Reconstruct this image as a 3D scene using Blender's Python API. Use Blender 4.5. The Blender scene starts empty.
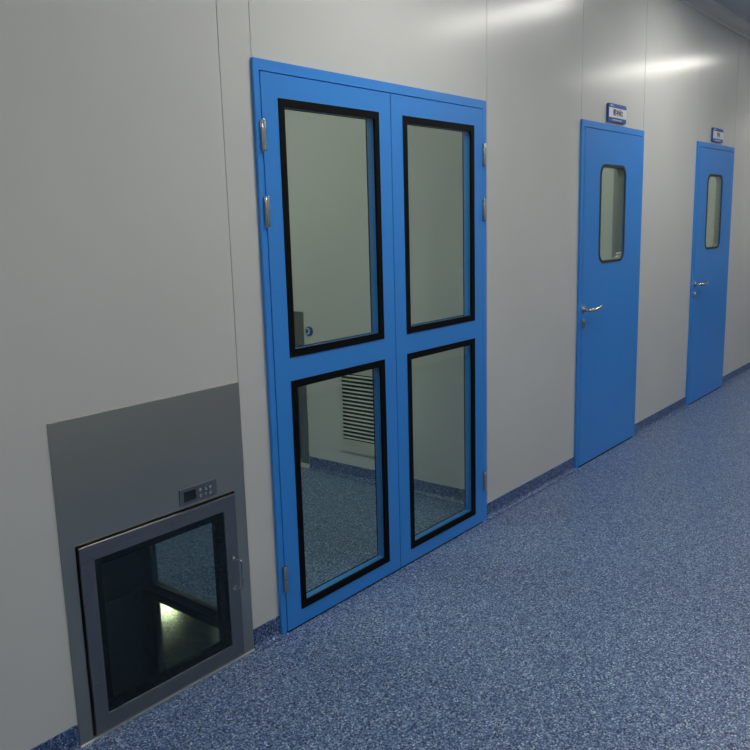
import bpy, bmesh, math, random
from mathutils import Vector, Matrix
S = bpy.context.scene
C = S.collection
PI = math.pi

# ------------------------------------------------------------------ camera, world, exposure
cam_d = bpy.data.cameras.new('camera'); cam = bpy.data.objects.new('camera', cam_d); C.objects.link(cam)
cam_d.sensor_width = 36; cam_d.sensor_fit = 'HORIZONTAL'; cam_d.lens = 809.4 / 750 * 36
cam_d.clip_start = .02; cam_d.clip_end = 60
fw = Vector((0.76233036, 0.62048486, -0.18398633)); rt = Vector((0.62715557, -0.77843696, -0.02667925)); up = Vector((0.15977583, 0.09504965, 0.98256666))
cam.matrix_world = Matrix(((rt.x, up.x, -fw.x, 0), (rt.y, up.y, -fw.y, -2.1122), (rt.z, up.z, -fw.z, 1.539), (0, 0, 0, 1)))
S.camera = cam
W = bpy.data.worlds.new('world'); S.world = W; W.use_nodes = True
W.node_tree.nodes['Background'].inputs[0].default_value = (.75, .82, .9, 1)
W.node_tree.nodes['Background'].inputs[1].default_value = .05
S.view_settings.view_transform = 'Standard'; S.view_settings.look = 'None'
S.view_settings.gamma = 1; S.view_settings.use_curve_mapping = False
S.view_settings.exposure = 0.0
LAMP = 28.5          # strength of the corridor ceiling panels
LAMP_IN = 34.0       # strength of the panels in the rooms behind the wall
CEIL = 3.10
COR = -2.75         # opposite corridor wall
X0, X1 = -3.0, 19.0

# ------------------------------------------------------------------ materials
def new_mat(name, col=(.5, .5, .5), rough=.5, metal=0, spec=.5, coat=0, coat_r=.1):
    m = bpy.data.materials.new(name); m.use_nodes = True
    b = m.node_tree.nodes['Principled BSDF']
    b.inputs['Base Color'].default_value = (*col, 1); b.inputs['Roughness'].default_value = rough
    b.inputs['Metallic'].default_value = metal; b.inputs['Specular IOR Level'].default_value = spec
    b.inputs['Coat Weight'].default_value = coat; b.inputs['Coat Roughness'].default_value = coat_r
    return m, m.node_tree, b
def coords(nt, scale=(1, 1, 1)):
    g = nt.nodes.new('ShaderNodeNewGeometry'); mp = nt.nodes.new('ShaderNodeMapping'); mp.inputs['Scale'].default_value = scale
    nt.links.new(g.outputs['Position'], mp.inputs[0]); return mp.outputs[0]
def noise(nt, vec, scale, detail=3, rough=.5):
    n = nt.nodes.new('ShaderNodeTexNoise'); n.inputs['Scale'].default_value = scale; n.inputs['Detail'].default_value = detail; n.inputs['Roughness'].default_value = rough
    nt.links.new(vec, n.inputs['Vector']); return n.outputs[0]
def ramp(nt, fac, stops, const=False):
    r = nt.nodes.new('ShaderNodeValToRGB'); e = r.color_ramp.elements
    while len(e) < len(stops): e.new(.5)
    for k, (p, c) in enumerate(stops): e[k].position = p; e[k].color = (*c, 1)
    if const: r.color_ramp.interpolation = 'CONSTANT'
    nt.links.new(fac, r.inputs[0]); return r.outputs[0]
def bump(nt, b, h, strength, dist=.001):
    n = nt.nodes.new('ShaderNodeBump'); n.inputs['Strength'].default_value = strength; n.inputs['Distance'].default_value = dist
    nt.links.new(h, n.inputs['Height']); nt.links.new(n.outputs[0], b.inputs['Normal'])

M = {}
def paint(name, col, rough, coat=0, coat_r=.1, var=.06, wave=.0, spec=.5):
    m, nt, b = new_mat(name, col, rough, coat=coat, coat_r=coat_r, spec=spec)
    n = noise(nt, coords(nt), 1.7, 4)
    c = ramp(nt, n, [(.3, tuple(x * (1 - var) for x in col)), (.7, tuple(min(1, x * (1 + var)) for x in col))])
    nt.links.new(c, b.inputs['Base Color'])
    if wave:
        bump(nt, b, noise(nt, coords(nt, (3, 3, .9)), 1.2, 2), wave, .01)
    return m
M['wall'] = paint('painted_steel_panel', (.60, .61, .59), .40, spec=.15, coat=.50, coat_r=.20, var=.025, wave=.08)
M['wall_core'] = paint('panel_joint', (.5, .51, .51), .5)
M['pier'] = paint('grey_duct_paint', (.27, .27, .29), .5)
M['ceiling'] = paint('ceiling_panel', (.50, .52, .58), .45, var=.02)
M['cove'] = paint('cove_trim', (.66, .67, .66), .3)
M['blue'] = paint('blue_door_paint', (.022, .25, .76), .40, coat=.4, coat_r=.22, var=.03)
M['blue_sign'] = paint('blue_sign_band', (.02, .09, .33), .3)
M['white_sign'] = paint('white_sign_face', (.72, .74, .80), .3)
M['ink'] = paint('dark_ink', (.05, .05, .10), .5)
M['rubber'] = paint('black_gasket_rubber', (.002, .002, .002), .6, spec=.12)
M['grey_rubber'] = paint('dark_grey_gasket', (.035, .037, .04), .5, spec=.3)
M['dark'] = paint('dark_plastic', (.012, .016, .016), .25)
M['grille'] = paint('grille_paint', (.52, .53, .48), .4)
M['white'] = paint('white_sealant', (.62, .62, .6), .5)
def steel(name, col, rough, sc=(1, 1, 60), var=.08):
    m, nt, b = new_mat(name, col, rough, metal=1)
    n = noise(nt, coords(nt, sc), 9, 4, .6)
    r = nt.nodes.new('ShaderNodeMapRange'); r.inputs[3].default_value = rough - var; r.inputs[4].default_value = rough + var
    nt.links.new(n, r.inputs[0]); nt.links.new(r.outputs[0], b.inputs['Roughness'])
    bump(nt, b, n, .05, .0006)
    return m
M['steel'] = steel('brushed_steel', (.45, .45, .40), .36)
M['steel_door'] = steel('brushed_steel_frame', (.28, .28, .28), .30)
M['steel_floor'] = steel('polished_steel', (.42, .43, .38), .09, (8, 8, 1), .02)
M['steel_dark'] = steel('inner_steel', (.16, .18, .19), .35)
M['bead'] = steel('anodised_bead', (.85, .86, .86), .42, (1, 1, 1), .03)
M['chrome'] = steel('satin_chrome', (.55, .54, .52), .22, (1, 1, 1), .04)

def vinyl(name, k, sheen):
    m, nt, b = new_mat(name, rough=sheen, spec=.5)
    v = coords(nt)
    vor = nt.nodes.new('ShaderNodeTexVoronoi'); vor.inputs['Scale'].default_value = 215; nt.links.new(v, vor.inputs['Vector'])
    sep = nt.nodes.new('ShaderNodeSeparateColor'); nt.links.new(vor.outputs['Color'], sep.inputs[0])
    st = [(0, (.010, .028, .095)), (.22, (.055, .11, .25)), (.42, (.12, .20, .36)), (.68, (.24, .33, .48)), (.92, (.50, .58, .70))]
    c1 = ramp(nt, sep.outputs[0], [(p, tuple(a * q for a, q in zip(c, k))) for p, c in st], True)
    c2 = ramp(nt, noise(nt, v, 130, 3, .7), [(.35, (.36, .42, .5)), (.65, (1.5, 1.45, 1.38))])
    mx = nt.nodes.new('ShaderNodeMix'); mx.data_type = 'RGBA'; mx.blend_type = 'MULTIPLY'; mx.inputs[0].default_value = 1
    nt.links.new(c1, mx.inputs[6]); nt.links.new(c2, mx.inputs[7]); nt.links.new(mx.outputs[2], b.inputs['Base Color'])
    bump(nt, b, noise(nt, v, 300, 2), .12, .0005)
    return m
M['floor'] = vinyl('speckled_blue_vinyl', (.93, .95, 1.0), .42)
M['vinyl_shaded'] = vinyl('shaded_blue_cove_vinyl', (.55, .62, .80), .45)  # the floor vinyl again, darkened to put the upright face's shade into its colour

def glass(name, tint):
    m = bpy.data.materials.new(name); m.use_nodes = True; nt = m.node_tree; nt.nodes.clear()
    o = nt.nodes.new('ShaderNodeOutputMaterial'); t = nt.nodes.new('ShaderNodeBsdfTransparent'); g = nt.nodes.new('ShaderNodeBsdfGlossy')
    f = nt.nodes.new('ShaderNodeFresnel'); x = nt.nodes.new('ShaderNodeMixShader'); gm = nt.nodes.new('ShaderNodeNewGeometry'); mr = nt.nodes.new('ShaderNodeMapRange')
    mr.inputs[3].default_value = 1.45; mr.inputs[4].default_value = 1 / 1.45   # same fresnel on both faces of the pane
    nt.links.new(gm.outputs['Backfacing'], mr.inputs[0]); nt.links.new(mr.outputs[0], f.inputs[0])
    t.inputs[0].default_value = (*tint, 1); g.inputs['Roughness'].default_value = .02; g.inputs['Color'].default_value = (.8, .85, .82, 1)
    nt.links.new(f.outputs[0], x.inputs[0]); nt.links.new(t.outputs[0], x.inputs[1]); nt.links.new(g.outputs[0], x.inputs[2]); nt.links.new(x.outputs[0], o.inputs[0])
    return m
M['glass'] = glass('door_glass', (.83, .90, .85))
M['glass_dark'] = glass('tinted_glass', (.75, .81, .81))
def emis(name, col, s):
    m = bpy.data.materials.new(name); m.use_nodes = True; b = m.node_tree.nodes['Principled BSDF']
    b.inputs['Base Color'].default_value = (.8, .8, .8, 1); b.inputs['Emission Color'].default_value = (*col, 1); b.inputs['Emission Strength'].default_value = s
    return m
M['lamp'] = emis('lit_diffuser', (1, .97, .90), LAMP)
M['lamp_in'] = emis('lit_room_diffuser', (1, .97, .86), LAMP_IN)

M['lamp_warm'] = emis('lit_warm_diffuser', (1, .90, .55), LAMP_IN)

# ------------------------------------------------------------------ mesh helpers
def box(bm, x0, x1, y0, y1, z0, z1):
    v = [bm.verts.new(p) for p in ((x0, y0, z0), (x1, y0, z0), (x1, y1, z0), (x0, y1, z0), (x0, y0, z1), (x1, y0, z1), (x1, y1, z1), (x0, y1, z1))]
    for f in ((3, 2, 1, 0), (4, 5, 6, 7), (0, 1, 5, 4), (1, 2, 6, 5), (2, 3, 7, 6), (3, 0, 4, 7)): bm.faces.new([v[i] for i in f])
def rrect(x0, x1, z0, z1, r=0, n=6):
    if r <= 0: return [(x0, z0), (x1, z0), (x1, z1), (x0, z1)]
    out = []
    for cx, cz, a in ((x1 - r, z0 + r, -PI / 2), (x1 - r, z1 - r, 0), (x0 + r, z1 - r, PI / 2), (x0 + r, z0 + r, PI)):
        for k in range(n + 1):
            t = a + k / n * PI / 2; out.append((cx + r * math.cos(t), cz + r * math.sin(t)))
    return out
def holed(bm, outer, holes, y0, y1, axis='y'):
    """a slab between y0 and y1 with an outline and holes, its faces standing in the XZ plane (axis y) or YZ plane (axis x)"""
    P = (lambda a, b, d: (a, d, b)) if axis == 'y' else ((lambda a, b, d: (d, a, b)) if axis == 'x' else (lambda a, b, d: (a, b, d)))
    loops = [outer] + list(holes); rings = []; edges = []
    t = bmesh.new()
    for lp in loops:
        vs = [t.verts.new(P(a, b, y0)) for a, b in lp]
        edges += [t.edges.new((vs[i], vs[(i + 1) % len(vs)])) for i in range(len(vs))]
    bmesh.ops.triangle_fill(t, use_beauty=True, use_dissolve=False, edges=edges)
    geo = t.faces[:]
    r = bmesh.ops.extrude_face_region(t, geom=geo)
    d = (0, y1 - y0, 0) if axis == 'y' else ((y1 - y0, 0, 0) if axis == 'x' else (0, 0, y1 - y0))
    bmesh.ops.translate(t, vec=d, verts=[e for e in r['geom'] if isinstance(e, bmesh.types.BMVert)])
    # keep the original faces: extrude_face_region removes them when they become interior only for open shells
    bmesh.ops.recalc_face_normals(t, faces=t.faces[:])
    me = bpy.data.meshes.new('tmp'); t.to_mesh(me); t.free(); bm.from_mesh(me); bpy.data.meshes.remove(me)
def tube(bm, pts, r, n=12, caps=True):
    pts = [Vector(p) for p in pts]; rings = []; prev = None
    for i, p in enumerate(pts):
        d = (pts[min(i + 1, len(pts) - 1)] - pts[max(i - 1, 0)]).normalized()
        a = d.orthogonal().normalized() if prev is None else (prev - d * prev.dot(d)).normalized()
        prev = a; b = d.cross(a)
        rr = r[i] if isinstance(r, (list, tuple)) else r
        rings.append([bm.verts.new(p + (a * math.cos(2 * PI * k / n) + b * math.sin(2 * PI * k / n)) * rr) for k in range(n)])
    for q in range(len(rings) - 1):
        for k in range(n): bm.faces.new((rings[q][k], rings[q][(k + 1) % n], rings[q + 1][(k + 1) % n], rings[q + 1][k]))
    if caps: bm.faces.new(rings[0][::-1]); bm.faces.new(rings[-1])
def curve_pts(ctrl, n=8):
    """Catmull-Rom through the control points"""
    c = [Vector(p) for p in ctrl]; c = [c[0] * 2 - c[1]] + c + [c[-1] * 2 - c[-2]]; out = []
    for i in range(1, len(c) - 2):
        for k in range(n):
            t = k / n; a, b, d, e = c[i - 1:i + 3]
            out.append(.5 * ((2 * b) + (d - a) * t + (2 * a - 5 * b + 4 * d - e) * t * t + (3 * b - a - 3 * d + e) * t ** 3))
    out.append(c[-2]); return out
def obj(name, bm, mat, parent=None, bev=0, smooth=False, base=None):
    bmesh.ops.recalc_face_normals(bm, faces=bm.faces[:])
    me = bpy.data.meshes.new(name); bm.to_mesh(me); bm.free()
    o = bpy.data.objects.new(name, me); C.objects.link(o)
    me.materials.append(M[mat] if isinstance(mat, str) else mat)
    if parent:
        w = parent; off = Vector((0, 0, 0))
        while w: off += w.location; w = w.parent
        me.transform(Matrix.Translation(-off)); o.parent = parent
    elif base is not None:
        me.transform(Matrix.Translation(-Vector(base))); o.location = base
    if smooth:
        for p in me.polygons: p.use_smooth = True
        me.set_sharp_from_angle(angle=math.radians(35))
    if bev:
        md = o.modifiers.new('bevel', 'BEVEL'); md.width = bev; md.segments = 2; md.limit_method = 'ANGLE'; md.angle_limit = math.radians(40); md.harden_normals = False
    return o
def new(): return bmesh.new()
def part(name, parent, mat, fn, bev=0, smooth=False):
    bm = new(); fn(bm); return obj(name, bm, mat, parent, bev, smooth)
def struct(name, bm, mat, bev=0, **k):
    o = obj(name, bm, mat, None, bev, **k); o['kind'] = 'structure'; return o
def thing(name, label, cat, loc, group=None, kind=None):
    o = bpy.data.objects.new(name, None); C.objects.link(o); o.location = loc; o.empty_display_size = .1
    if label: o['label'] = label
    if cat: o['category'] = cat
    if group: o['group'] = group
    if kind: o['kind'] = kind
    return o

# ------------------------------------------------------------------ floor, ceiling, walls
bm = new(); box(bm, X0, X1, COR - .05, 6.8, -.1, 0); struct('floor', bm, 'floor')

DOORS = [(1.976, 3.472), (4.532, 5.486), (6.600, 7.568)]
PB = (1.130, 1.840, 1.011)
OPEN = [(a + .01, b - .01, 2.085) for a, b in DOORS] + [(PB[0] + .012, PB[1] - .012, PB[2] - .012)]
def wall_span(bm, a, b, y0, y1):
    xs = sorted({a, b} | {x for o in OPEN for x in o[:2] if a < x < b})
    for p, q in zip(xs, xs[1:]):
        z = 0
        for o in OPEN:
            if o[0] - 1e-6 <= p and q <= o[1] + 1e-6: z = o[2]
        box(bm, p, q, y0, y1, z, CEIL)
bm = new(); wall_span(bm, X0, X1, .004, .05); wf = struct('wall_front', bm, 'wall_core')
seams = [X0, -1.74, -.54, .65, 1.842, 1.983, 3.500, 4.545, 5.5, 6.63, 7.597, 8.8, 10, 11.2, 12.4, 13.6, 14.8, 16, 17.2, X1]
g = .0016
bm = new()
for a, b in zip(seams, seams[1:]): wall_span(bm, a + g, b - g, 0, .006)
skin = obj('wall_panel_skin', bm, 'wall', wf)
bm = new()
for a, b in zip(seams, seams[1:]): wall_span(bm, a + g, b - g, .048, .052)
obj('wall_panel_skin', bm, 'wall', wf)

# opposite corridor wall, corridor ends
bm = new()
for a, b in zip(seams, seams[1:]): box(bm, a + g, b - g, COR - .05, COR, 0, CEIL)
struct('wall_back', bm, 'wall')
bm = new(); box(bm, X0 - .05, X0, COR, 6.8, 0, CEIL); struct('wall_left', bm, 'wall')
bm = new(); box(bm, X1, X1 + .05, COR, 6.8, 0, CEIL); struct('wall_right', bm, 'wall')
bm = new(); box(bm, X0, X1, 6.75, 6.8, 0, CEIL); struct('wall_rear', bm, 'wall')
bm = new(); box(bm, X0, X1, COR - .05, 6.8, CEIL, CEIL + .05); struct('ceiling', bm, 'ceiling')

def cove(name, y, sgn, x0, x1, R=.065, n=8):
    """concave strip between wall plane y and the ceiling"""
    bm = new(); prof = [(y, CEIL - R - .006), (y + sgn * .003, CEIL - R - .006)]
    for k in range(n + 1):
        t = k / n * PI / 2; prof.append((y + sgn * (.003 + R * (1 - math.cos(t))), CEIL - R + R * math.sin(t) - .003))
    prof += [(y + sgn * (R + .010), CEIL - .003), (y + sgn * (R + .010), CEIL), (y, CEIL)]
    A = [bm.verts.new((x0, *p)) for p in prof]; B = [bm.verts.new((x1, *p)) for p in prof]
    for k in range(len(prof)): bm.faces.new((A[k], A[(k + 1) % len(prof)], B[(k + 1) % len(prof)], B[k]))
    o = struct(name, bm, 'cove', smooth=True)
cove('trim_1', 0, -1, X0, X1)
cove('trim_2', COR, 1, X0, X1)
bm = new(); tube(bm, [(X0, -.004, CEIL - .074), (X1, -.004, CEIL - .074)], .012, 12); struct('trim_3', bm, 'bead', smooth=True)

def skirting(name, x0, x1, y=0, sgn=-1, along='x', h=.08, R=.026, n=6):
    bm = new(); prof = [(0, h), (.0030, h - .001)]
    for k in range(n + 1):
        t = k / n * PI / 2; prof.append((.0035 + R * (1 - math.cos(t)), .0018 + R * (1 - math.sin(t))))
    prof += [(.0035 + R, 0), (0, 0)]
    P = (lambda a, p: (a, y + sgn * p[0], p[1])) if along == 'x' else (lambda a, p: (y + sgn * p[0], a, p[1]))
    A = [bm.verts.new(P(x0, p)) for p in prof]; B = [bm.verts.new(P(x1, p)) for p in prof]; L = len(prof)
    for k in range(L): bm.faces.new((A[k], A[(k + 1) % L], B[(k + 1) % L], B[k]))
    bm.faces.new(A); bm.faces.new(B[::-1])
    return struct(name, bm, 'vinyl_shaded', smooth=True)
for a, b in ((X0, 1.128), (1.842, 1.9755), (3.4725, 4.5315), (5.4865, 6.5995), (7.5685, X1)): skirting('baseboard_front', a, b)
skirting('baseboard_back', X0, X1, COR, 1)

# ------------------------------------------------------------------ rooms behind the wall
SW = 3.62   # side wall seen through the double door
bm = new(); box(bm, SW, SW + .05, .052, .93, 0, CEIL); box(bm, SW, SW + .05, .93, 2.13, 0, CEIL); box(bm, SW, SW + .05, 2.132, 2.45, 0, CEIL)
struct('wall_side', bm, 'wall')
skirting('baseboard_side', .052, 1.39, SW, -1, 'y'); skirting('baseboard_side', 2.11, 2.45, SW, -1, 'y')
bm = new(); box(bm, SW, X1, 2.45, 2.50, 0, CEIL); struct('wall_rear', bm, 'wall')
bm = new(); box(bm, .30, .35, .052, 6.75, 0, CEIL); struct('wall_side', bm, 'wall')
bm = new(); box(bm, 6.20, 6.25, .052, 2.45, 0, CEIL); struct('wall_side', bm, 'wall')
bm = new(); box(bm, 6.02, 6.198, .052, .415, 0, CEIL); struct('wall_pier', bm, 'pier')
bm = new(); box(bm, 9.6, 9.65, .052, 2.45, 0, CEIL); struct('wall_side', bm, 'wall')

# ------------------------------------------------------------------ double door
def door_frame(t, x0, x1, jl, jr, jt=.038, bev=.0012):
    def fr(bm):
        holed(bm, [(x0, 0), (x0 + jl, 0), (x0 + jl, 2.097 - jt), (x1 - jr, 2.097 - jt), (x1 - jr, 0), (x1, 0), (x1, 2.097), (x0, 2.097)], [], -.014, .0)
        holed(bm, [(x0 + .0105, 0), (x0 + jl, 0), (x0 + jl, 2.097 - jt), (x1 - jr, 2.097 - jt), (x1 - jr, 0), (x1 - .0105, 0), (x1 - .0105, 2.084), (x0 + .0105, 2.084)], [], 0, .057)
    part('door_frame', t, 'blue', fr, bev)
    s = .014
    def st(bm):
        a, b = x0 + jl - .001, x1 - jr + .001
        holed(bm, [(a, 0), (a + s, 0), (a + s, 2.097 - jt - s), (b - s, 2.097 - jt - s), (b - s, 0), (b, 0), (b, 2.097 - jt + .001), (a, 2.097 - jt + .001)], [], .0315, .055)
    part('door_stop', t, 'rubber', st)
def hinge(parent, x, zc, y, h=.105, side=-1):
    def f(bm):
        tube(bm, [(x, y, zc - h / 2), (x, y, zc - h / 2 + .002), (x, y, zc - .0015)], [.0075, .0085, .0085], 12)
        tube(bm, [(x, y, zc + .0015), (x, y, zc + h / 2 - .002), (x, y, zc + h / 2)], [.0085, .0085, .0075], 12)
        tube(bm, [(x, y, zc - .004), (x, y, zc + .004)], .006, 10)
        box(bm, x - .010, x + .010, y + .002, y + .0065, zc - h / 2 + .003, zc + h / 2 - .003)
    return part('hinge', parent, 'chrome', f, 0, True)
LY0, LY1 = -.0155, .028
d1 = thing('door_1', 'blue steel double door with two glazed panels in each leaf', None, (2.736, 0, 0), kind='structure')
door_frame(d1, 1.976, 3.472, .026, .038)
ZW = [(.068, .974), (1.062, 1.976)]
def leaf(t, x0, x1, wins, gx, hx):
    g0, g1 = gx; w = .024
    lf = part('door_leaf', t, 'blue', lambda bm: holed(bm, rrect(x0, x1, .006, 2.0555), [rrect(g0 + w, g1 - w, a + w, b - w) for a, b in wins], LY0, LY1), .0012)
    for a, b in wins:
        part('gasket', lf, 'rubber', lambda bm: (holed(bm, rrect(g0, g1, a, b), [rrect(g0 + w + .004, g1 - w - .004, a + w + .004, b - w - .004)], LY0 - .0035, LY0 + .001),
             holed(bm, rrect(g0 + w + .0002, g1 - w - .0002, a + w + .0002, b - w - .0002), [rrect(g0 + w + .004, g1 - w - .004, a + w + .004, b - w - .004)], LY0 + .001, LY0 + .007),
             holed(bm, rrect(g0 + w - .006, g1 - w + .006, a + w - .006, b - w + .006), [rrect(g0 + w + .003, g1 - w - .003, a + w + .003, b - w - .003)], LY1, LY1 + .003)), .0006)
        part('glass_pane', lf, 'glass', lambda bm: box(bm, g0 + w + .0003, g1 - w - .0003, LY0 + .0075, LY0 + .0125, a + w + .0003, b - w - .0003))
    part('gap_shadow', lf, 'rubber', lambda bm: box(bm, x0 + .002, x1 - .002, LY0 + .001, LY1 - .004, .0004, .0058))  # black strip standing in for the shadow under the leaf
    for z in (1.846, 1.588, .224): hinge(lf, hx, z, LY0 - .0065)
    return lf
la = leaf(d1, 2.0050, 2.7215, ZW, (2.083, 2.642), 2.001)
lb = leaf(d1, 2.725, 3.4310, ZW, (2.803, 3.356), 3.440)
part('astragal', lb, 'blue', lambda bm: box(bm, 2.709, 2.739, LY1, LY1 + .006, .012, 2.05))

# ------------------------------------------------------------------ single doors
def single(name, x0, x1, label, w0):
    t = thing(name, label, None, (x0 + .47, 0, 0), kind='structure')
    door_frame(t, x0, x1, .034, .034)
    a, b = x0 + .0375, x1 - .0375
    w1, z0, z1 = w0 + .403, 1.2535, 1.862
    lf = part('door_leaf', t, 'blue', lambda bm: holed(bm, rrect(a, b, .010, 2.0550), [rrect(w0 + .018, w1 - .018, z0 + .018, z1 - .018, .055)], LY0, LY1), .0012)
    def gk(bm):
        holed(bm, rrect(w0 + .003, w1 - .003, z0 + .003, z1 - .003, .067), [rrect(w0 + .0195, w1 - .0195, z0 + .0195, z1 - .0195, .0535)], LY0 - .0035, LY0 + .001)
    part('gasket', lf, 'grey_rubber', gk, .0008)
    part('gasket_lining', lf, 'pier', lambda bm: holed(bm, rrect(w0 + .0183, w1 - .0183, z0 + .0183, z1 - .0183, .0548), [rrect(w0 + .0205, w1 - .0205, z0 + .0205, z1 - .0205, .0525)], LY0 + .0070, LY1 + .001))
    part('glass_pane', lf, 'glass', lambda bm: holed(bm, rrect(w0 + .0185, w1 - .0185, z0 + .0185, z1 - .0185, .0545), [], LY0 + .0015, LY0 + .0065))
    part('gap_shadow', lf, 'rubber', lambda bm: box(bm, a + .002, b - .002, LY0 + .002, LY1 - .004, .0008, .0098))  # the dark gap below this leaf, its shade made as a black strip
    def lever(bm):
        hx, hz = a + .022, .992
        tube(bm, [(hx, LY0, hz), (hx, LY0 - .007, hz), (hx, LY0 - .009, hz)], [.024, .024, .021], 24)
        tube(bm, curve_pts([(hx, LY0 - .005, hz), (hx, LY0 - .034, hz), (hx + .012, LY0 - .052, hz - .001), (hx + .040, LY0 - .058, hz - .002), (hx + .072, LY0 - .058, hz), (hx + .105, LY0 - .055, hz + .004), (hx + .138, LY0 - .051, hz + .009)], 6), .0115, 14)
    part('lever_handle', lf, 'chrome', lever, 0, True)
    def lock(bm):
        hx, hz = a + .022, .905
        holed(bm, rrect(hx - .016, hx + .016, hz - .028, hz + .028, .0155), [], LY0 - .008, LY0)
        tube(bm, [(hx, LY0 - .006, hz + .006), (hx, LY0 - .012, hz + .006)], .0085, 16)
        box(bm, hx - .004, hx + .004, LY0 - .011, LY0 - .006, hz - .016, hz + .004)
    part('lock_cylinder', lf, 'chrome', lock, .001)
    part('keyhole', lf, 'dark', lambda bm: box(bm, a + .0208, a + .0232, LY0 - .0128, LY0 - .0118, .903, .917))
    return t, lf
d2, lf2 = single('door_2', 4.532, 5.486, 'blue single door with rounded window between the double door and the farthest door', 4.789)
d3, lf3 = single('door_3', 6.600, 7.568, 'farthest blue single door with rounded window at the right', 6.860)
# two thin white bars low on the nearer round-cornered pane
part('white_bars', lf2, 'white', lambda bm: [box(bm, 5.065, 5.145, LY0 + .0007, LY0 + .0014, 1.307, 1.312), box(bm, 5.055, 5.105, LY0 + .0007, LY0 + .0014, 1.288, 1.292)])

# ------------------------------------------------------------------ room signs over the single doors
def sign(x0, text, label, tw):
    t = thing('door_sign', label, 'sign', (x0 + .14, 0, 2.118), 'name signs above the single doors')
    y = -.016; x1 = x0 + .272; z0, z1 = 2.114, 2.222
    part('sign_plate', t, 'blue_sign', lambda bm: holed(bm, rrect(x0, x1, z0, z1, .010), [], y, 0), .0015)
    part('sign_face', t, 'white_sign', lambda bm: box(bm, x0 + .002, x1 - .002, y - .0015, y + .001, z0 + .026, z1 - .025), .0005)
    cu = bpy.data.curves.new('text', 'FONT'); cu.body = text; cu.size = .040; cu.extrude = .0006; cu.align_x = 'CENTER'; cu.align_y = 'CENTER'; cu.space_character = 1.12; cu.offset = .0006
    src = bpy.data.objects.new('text', cu); me = bpy.data.meshes.new_from_object(src); bpy.data.objects.remove(src)
    me.transform(Matrix.Translation((x0 + .136, y - .002, 2.168)) @ Matrix.Rotation(PI / 2, 4, 'X'))
    bm = new(); bm.from_mesh(me); bpy.data.meshes.remove(me); obj('lettering', bm, 'ink', t)
    part('small_print', t, 'white_sign', lambda bm: [box(bm, x0 + .022 + k * .009, x0 + .029 + k * .009, y - .0008, y + .001, z1 - .016, z1 - .009) for k in range(5)])
    part('small_print', t, 'white_sign', lambda bm: [box(bm, x0 + .06 + k * .016, x0 + .071 + k * .016, y - .0008, y + .001, z0 + .009, z0 + .016) for k in range(9)])
sign(4.893, '缓冲间2', 'blue and white name sign with four dark characters above the nearer single door', 0)
sign(6.945, '更衣', 'small blue and white name sign above the farthest single door', 0)

# ------------------------------------------------------------------ pass box in the wall
pb = thing('pass_box', 'stainless steel pass-through hatch with dark glazed door at the foot of the wall', 'pass box', (1.485, 0, 0))
xa, xb, zt = PB
DX0, DX1, DZ0, DZ1 = 1.181, 1.786, .018, .624      # door
part('fascia', pb, 'steel', lambda bm: holed(bm, rrect(xa, xb, .006, zt), [rrect(DX0 - .005, DX1 + .005, DZ0 - .006, DZ1 + .006)], -.004, .004), .0012)
BX0, BX1, BY, BZ0, BZ1 = 1.160, 1.790, .59, .10, .64
# inner chamber: back wall, left wall, roof, floor, right wall with a window
part('chamber_back', pb, 'steel_dark', lambda bm: box(bm, BX0, BX1, BY, BY + .01, BZ0, BZ1), .001)
part('chamber_left', pb, 'steel_dark', lambda bm: box(bm, BX0 - .01, BX0, .004, BY + .01, BZ0 - .01, BZ1 + .01))
part('chamber_roof', pb, 'steel_dark', lambda bm: box(bm, BX0, BX1, .004, BY, BZ1, BZ1 + .01))
part('chamber_floor', pb, 'steel_floor', lambda bm: box(bm, BX0, BX1, .004, BY, BZ0 - .01, BZ0))
sr = part('side_window_frame', pb, 'steel_dark', lambda bm: holed(bm, rrect(.004, BY + .01, BZ0 - .01, BZ1 + .01), [rrect(.085, .530, .136, .60)], BX1, BX1 + .03, 'x'), .001)
part('glass_pane', sr, 'glass_dark', lambda bm: box(bm, BX1 + .012, BX1 + .017, .085, .530, .136, .60))
# door
HO = rrect(DX0 + .048, DX1 - .056, DZ0 + .053, DZ1 - .051)   # glazed opening of the hatch door
def ins(d): return rrect(HO[0][0] + d, HO[1][0] - d, HO[0][1] + d, HO[2][1] - d)
dr = part('hatch_door', pb, 'steel_door', lambda bm: holed(bm, rrect(DX0, DX1, DZ0, DZ1), [ins(0)], -.014, .018), .003)
part('gasket', dr, 'rubber', lambda bm: holed(bm, ins(-.001), [rrect(HO[0][0] + .022, HO[1][0] - .036, HO[0][1] + .026, HO[2][1] - .024)], -.009, .012), .001)
part('glass_pane', dr, 'glass_dark', lambda bm: holed(bm, ins(.001), [], -.0125, -.0098))
def dh(bm):
    x, y = DX1 - .028, -.014
    tube(bm, curve_pts([(x, y + .002, .392), (x + .004, y - .016, .391), (x + .012, y - .027, .384), (x + .014, y - .029, .368), (x + .014, y - .029, .335), (x + .014, y - .029, .302), (x + .012, y - .027, .289), (x + .004, y - .016, .283), (x, y + .002, .282)], 5), .0033, 10)
part('handle', dr, 'chrome', dh, 0, True)
for z in (.392, .282): part('handle_foot', dr, 'chrome', lambda bm: tube(bm, [(DX1 - .028, -.0165, z), (DX1 - .028, -.0135, z)], .008, 16), 0, True)
part('door_gap', pb, 'dark', lambda bm: holed(bm, rrect(DX0 - .005, DX1 + .005, DZ0 - .006, DZ1 + .006), [rrect(DX0 + .01, DX1 - .01, DZ0 + .01, DZ1 - .01)], .0125, .016))
cp = part('control_panel', pb, 'steel_door', lambda bm: box(bm, 1.556, 1.712, -.0075, -.0042, .641, .697), .001)
part('display', cp, 'dark', lambda bm: box(bm, 1.574, 1.622, -.0090, -.0076, .651, .685), .0005)
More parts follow.
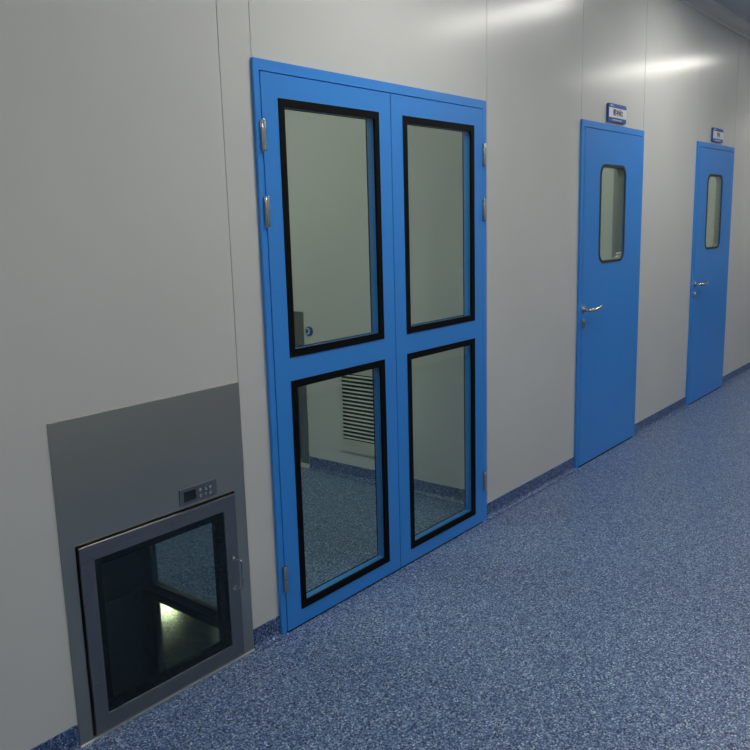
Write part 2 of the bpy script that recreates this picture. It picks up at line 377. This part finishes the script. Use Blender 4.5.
for r in range(2):
    for k in range(3):
        part('button', cp, 'chrome', lambda bm: tube(bm, [(1.640 + k * .021, -.0078, .658 + r * .018), (1.640 + k * .021, -.0105, .658 + r * .018), (1.640 + k * .021, -.0112, .658 + r * .018)], [.0062, .0058, .0035], 14), 0, True)
part('sealant_bead', pb, 'white', lambda bm: tube(bm, [(xa - .002, -.004, .003), (xb + .002, -.004, .003)], .0035, 8))

# ------------------------------------------------------------------ things in the room behind the double door
pb2 = thing('pass_box', 'steel hatch on the inner side wall, seen through the left leaf of the double door', 'pass box', (SW, 1.75, 0))
part('fascia', pb2, 'steel', lambda bm: holed(bm, rrect(1.395, 2.105, .028, 1.011), [rrect(1.465, 2.035, .055, .62)], SW - .006, SW - .0003, 'x'), .001)
dd = part('hatch_door', pb2, 'steel_door', lambda bm: holed(bm, rrect(1.468, 2.032, .058, .617), [rrect(1.53, 1.97, .12, .555)], SW - .02, SW - .0005, 'x'), .002)
part('glass_pane', dd, 'dark', lambda bm: box(bm, SW - .014, SW - .006, 1.53, 1.97, .12, .555))
part('plinth', pb2, 'white', lambda bm: box(bm, SW - .008, SW - .0003, 1.39, 2.11, 0.0, .027))

VY0, VY1, VZ0, VZ1 = .70, 1.115, .165, .70
vt = thing('return_air_grille', 'louvred air return grille low on the inner wall, seen through the left leaf', 'vent', (SW, (VY0 + VY1) / 2, VZ0))
part('grille_frame', vt, 'grille', lambda bm: holed(bm, rrect(VY0, VY1, VZ0, VZ1), [rrect(VY0 + .022, VY1 - .022, VZ0 + .078, VZ1 - .045)], SW - .009, SW - .0004, 'x'), .001)
part('grille_back', vt, 'dark', lambda bm: box(bm, SW - .0035, SW - .0005, VY0 + .02, VY1 - .02, VZ0 + .07, VZ1 - .04))
NS = 17
for k in range(NS):
    z = VZ0 + .080 + (VZ1 - VZ0 - .125) * (k + .5) / NS
    def sl(bm):
        a = [(SW - .0042, z + .0040), (SW - .0088, z - .0034), (SW - .0080, z - .0050), (SW - .0036, z + .0026)]
        A = [bm.verts.new((x, VY0 + .0215, q)) for x, q in a]; B = [bm.verts.new((x, VY1 - .0215, q)) for x, q in a]
        for i in range(4): bm.faces.new((A[i], A[(i + 1) % 4], B[(i + 1) % 4], B[i]))
        bm.faces.new(A); bm.faces.new(B[::-1])
    part('louvre', vt, 'grille', sl)

em = thing('round_sign', 'small round dark blue sign with a pale mark on the inner wall', 'sign', (SW, 1.350, .892))
def disc(bm, r, x0_, x1_, n=28): tube(bm, [(x0_, 1.350, .892), (x1_, 1.350, .892)], r, n)
part('disc', em, 'blue_sign', lambda bm: disc(bm, .030, SW - .0004, SW - .006), 0, True)
part('mark', em, 'white_sign', lambda bm: holed(bm, [(1.367, .905), (1.367, .912), (1.350, .912), (1.343, .902), (1.343, .884), (1.350, .874), (1.367, .874), (1.367, .881), (1.355, .881), (1.351, .887), (1.351, .899), (1.355, .905)], [], SW - .0072, SW - .0061, 'x'))

# ------------------------------------------------------------------ ceiling lights
def light(x, y0, y1, label, mat, w=.30):
    t = thing('ceiling_light', label, 'light', (x, (y0 + y1) / 2, CEIL), 'ceiling panel lights')
    z = CEIL
    part('housing', t, 'white', lambda bm: holed(bm, rrect(x - w / 2, x + w / 2, y0, y1), [rrect(x - w / 2 + .012, x + w / 2 - .012, y0 + .012, y1 - .012)], z - .035, z - .0005, 'z'), .001)
    part('diffuser', t, mat, lambda bm: box(bm, x - w / 2 + .0125, x + w / 2 - .0125, y0 + .0125, y1 - .0125, z - .031, z - .012))
for x, w in ((-.8, 'at the left end of the corridor, before the steel pass-through hatch'), (2.6, 'above the blue double door'), (5.72, 'between the two single doors'), (8.84, 'just past the farthest single door'), (16.6, 'added near the far end, unseen, to brighten it')):  # the last light is an added one, out of view, brightening the right-hand end
    light(x, -1.87, -.67, 'white corridor ceiling light ' + w, 'lamp')
light(5.33, 5.35, 5.80, 'short warm ceiling light deep in the room behind the double door', 'lamp_warm', .2)
for x, w in ((2.0, 'behind the double door'), (4.9, 'behind the nearer single door'), (7.9, 'behind the farthest single door')):
    light(x, 1.0, 2.2, 'white ceiling light in the room ' + w, 'lamp_in')
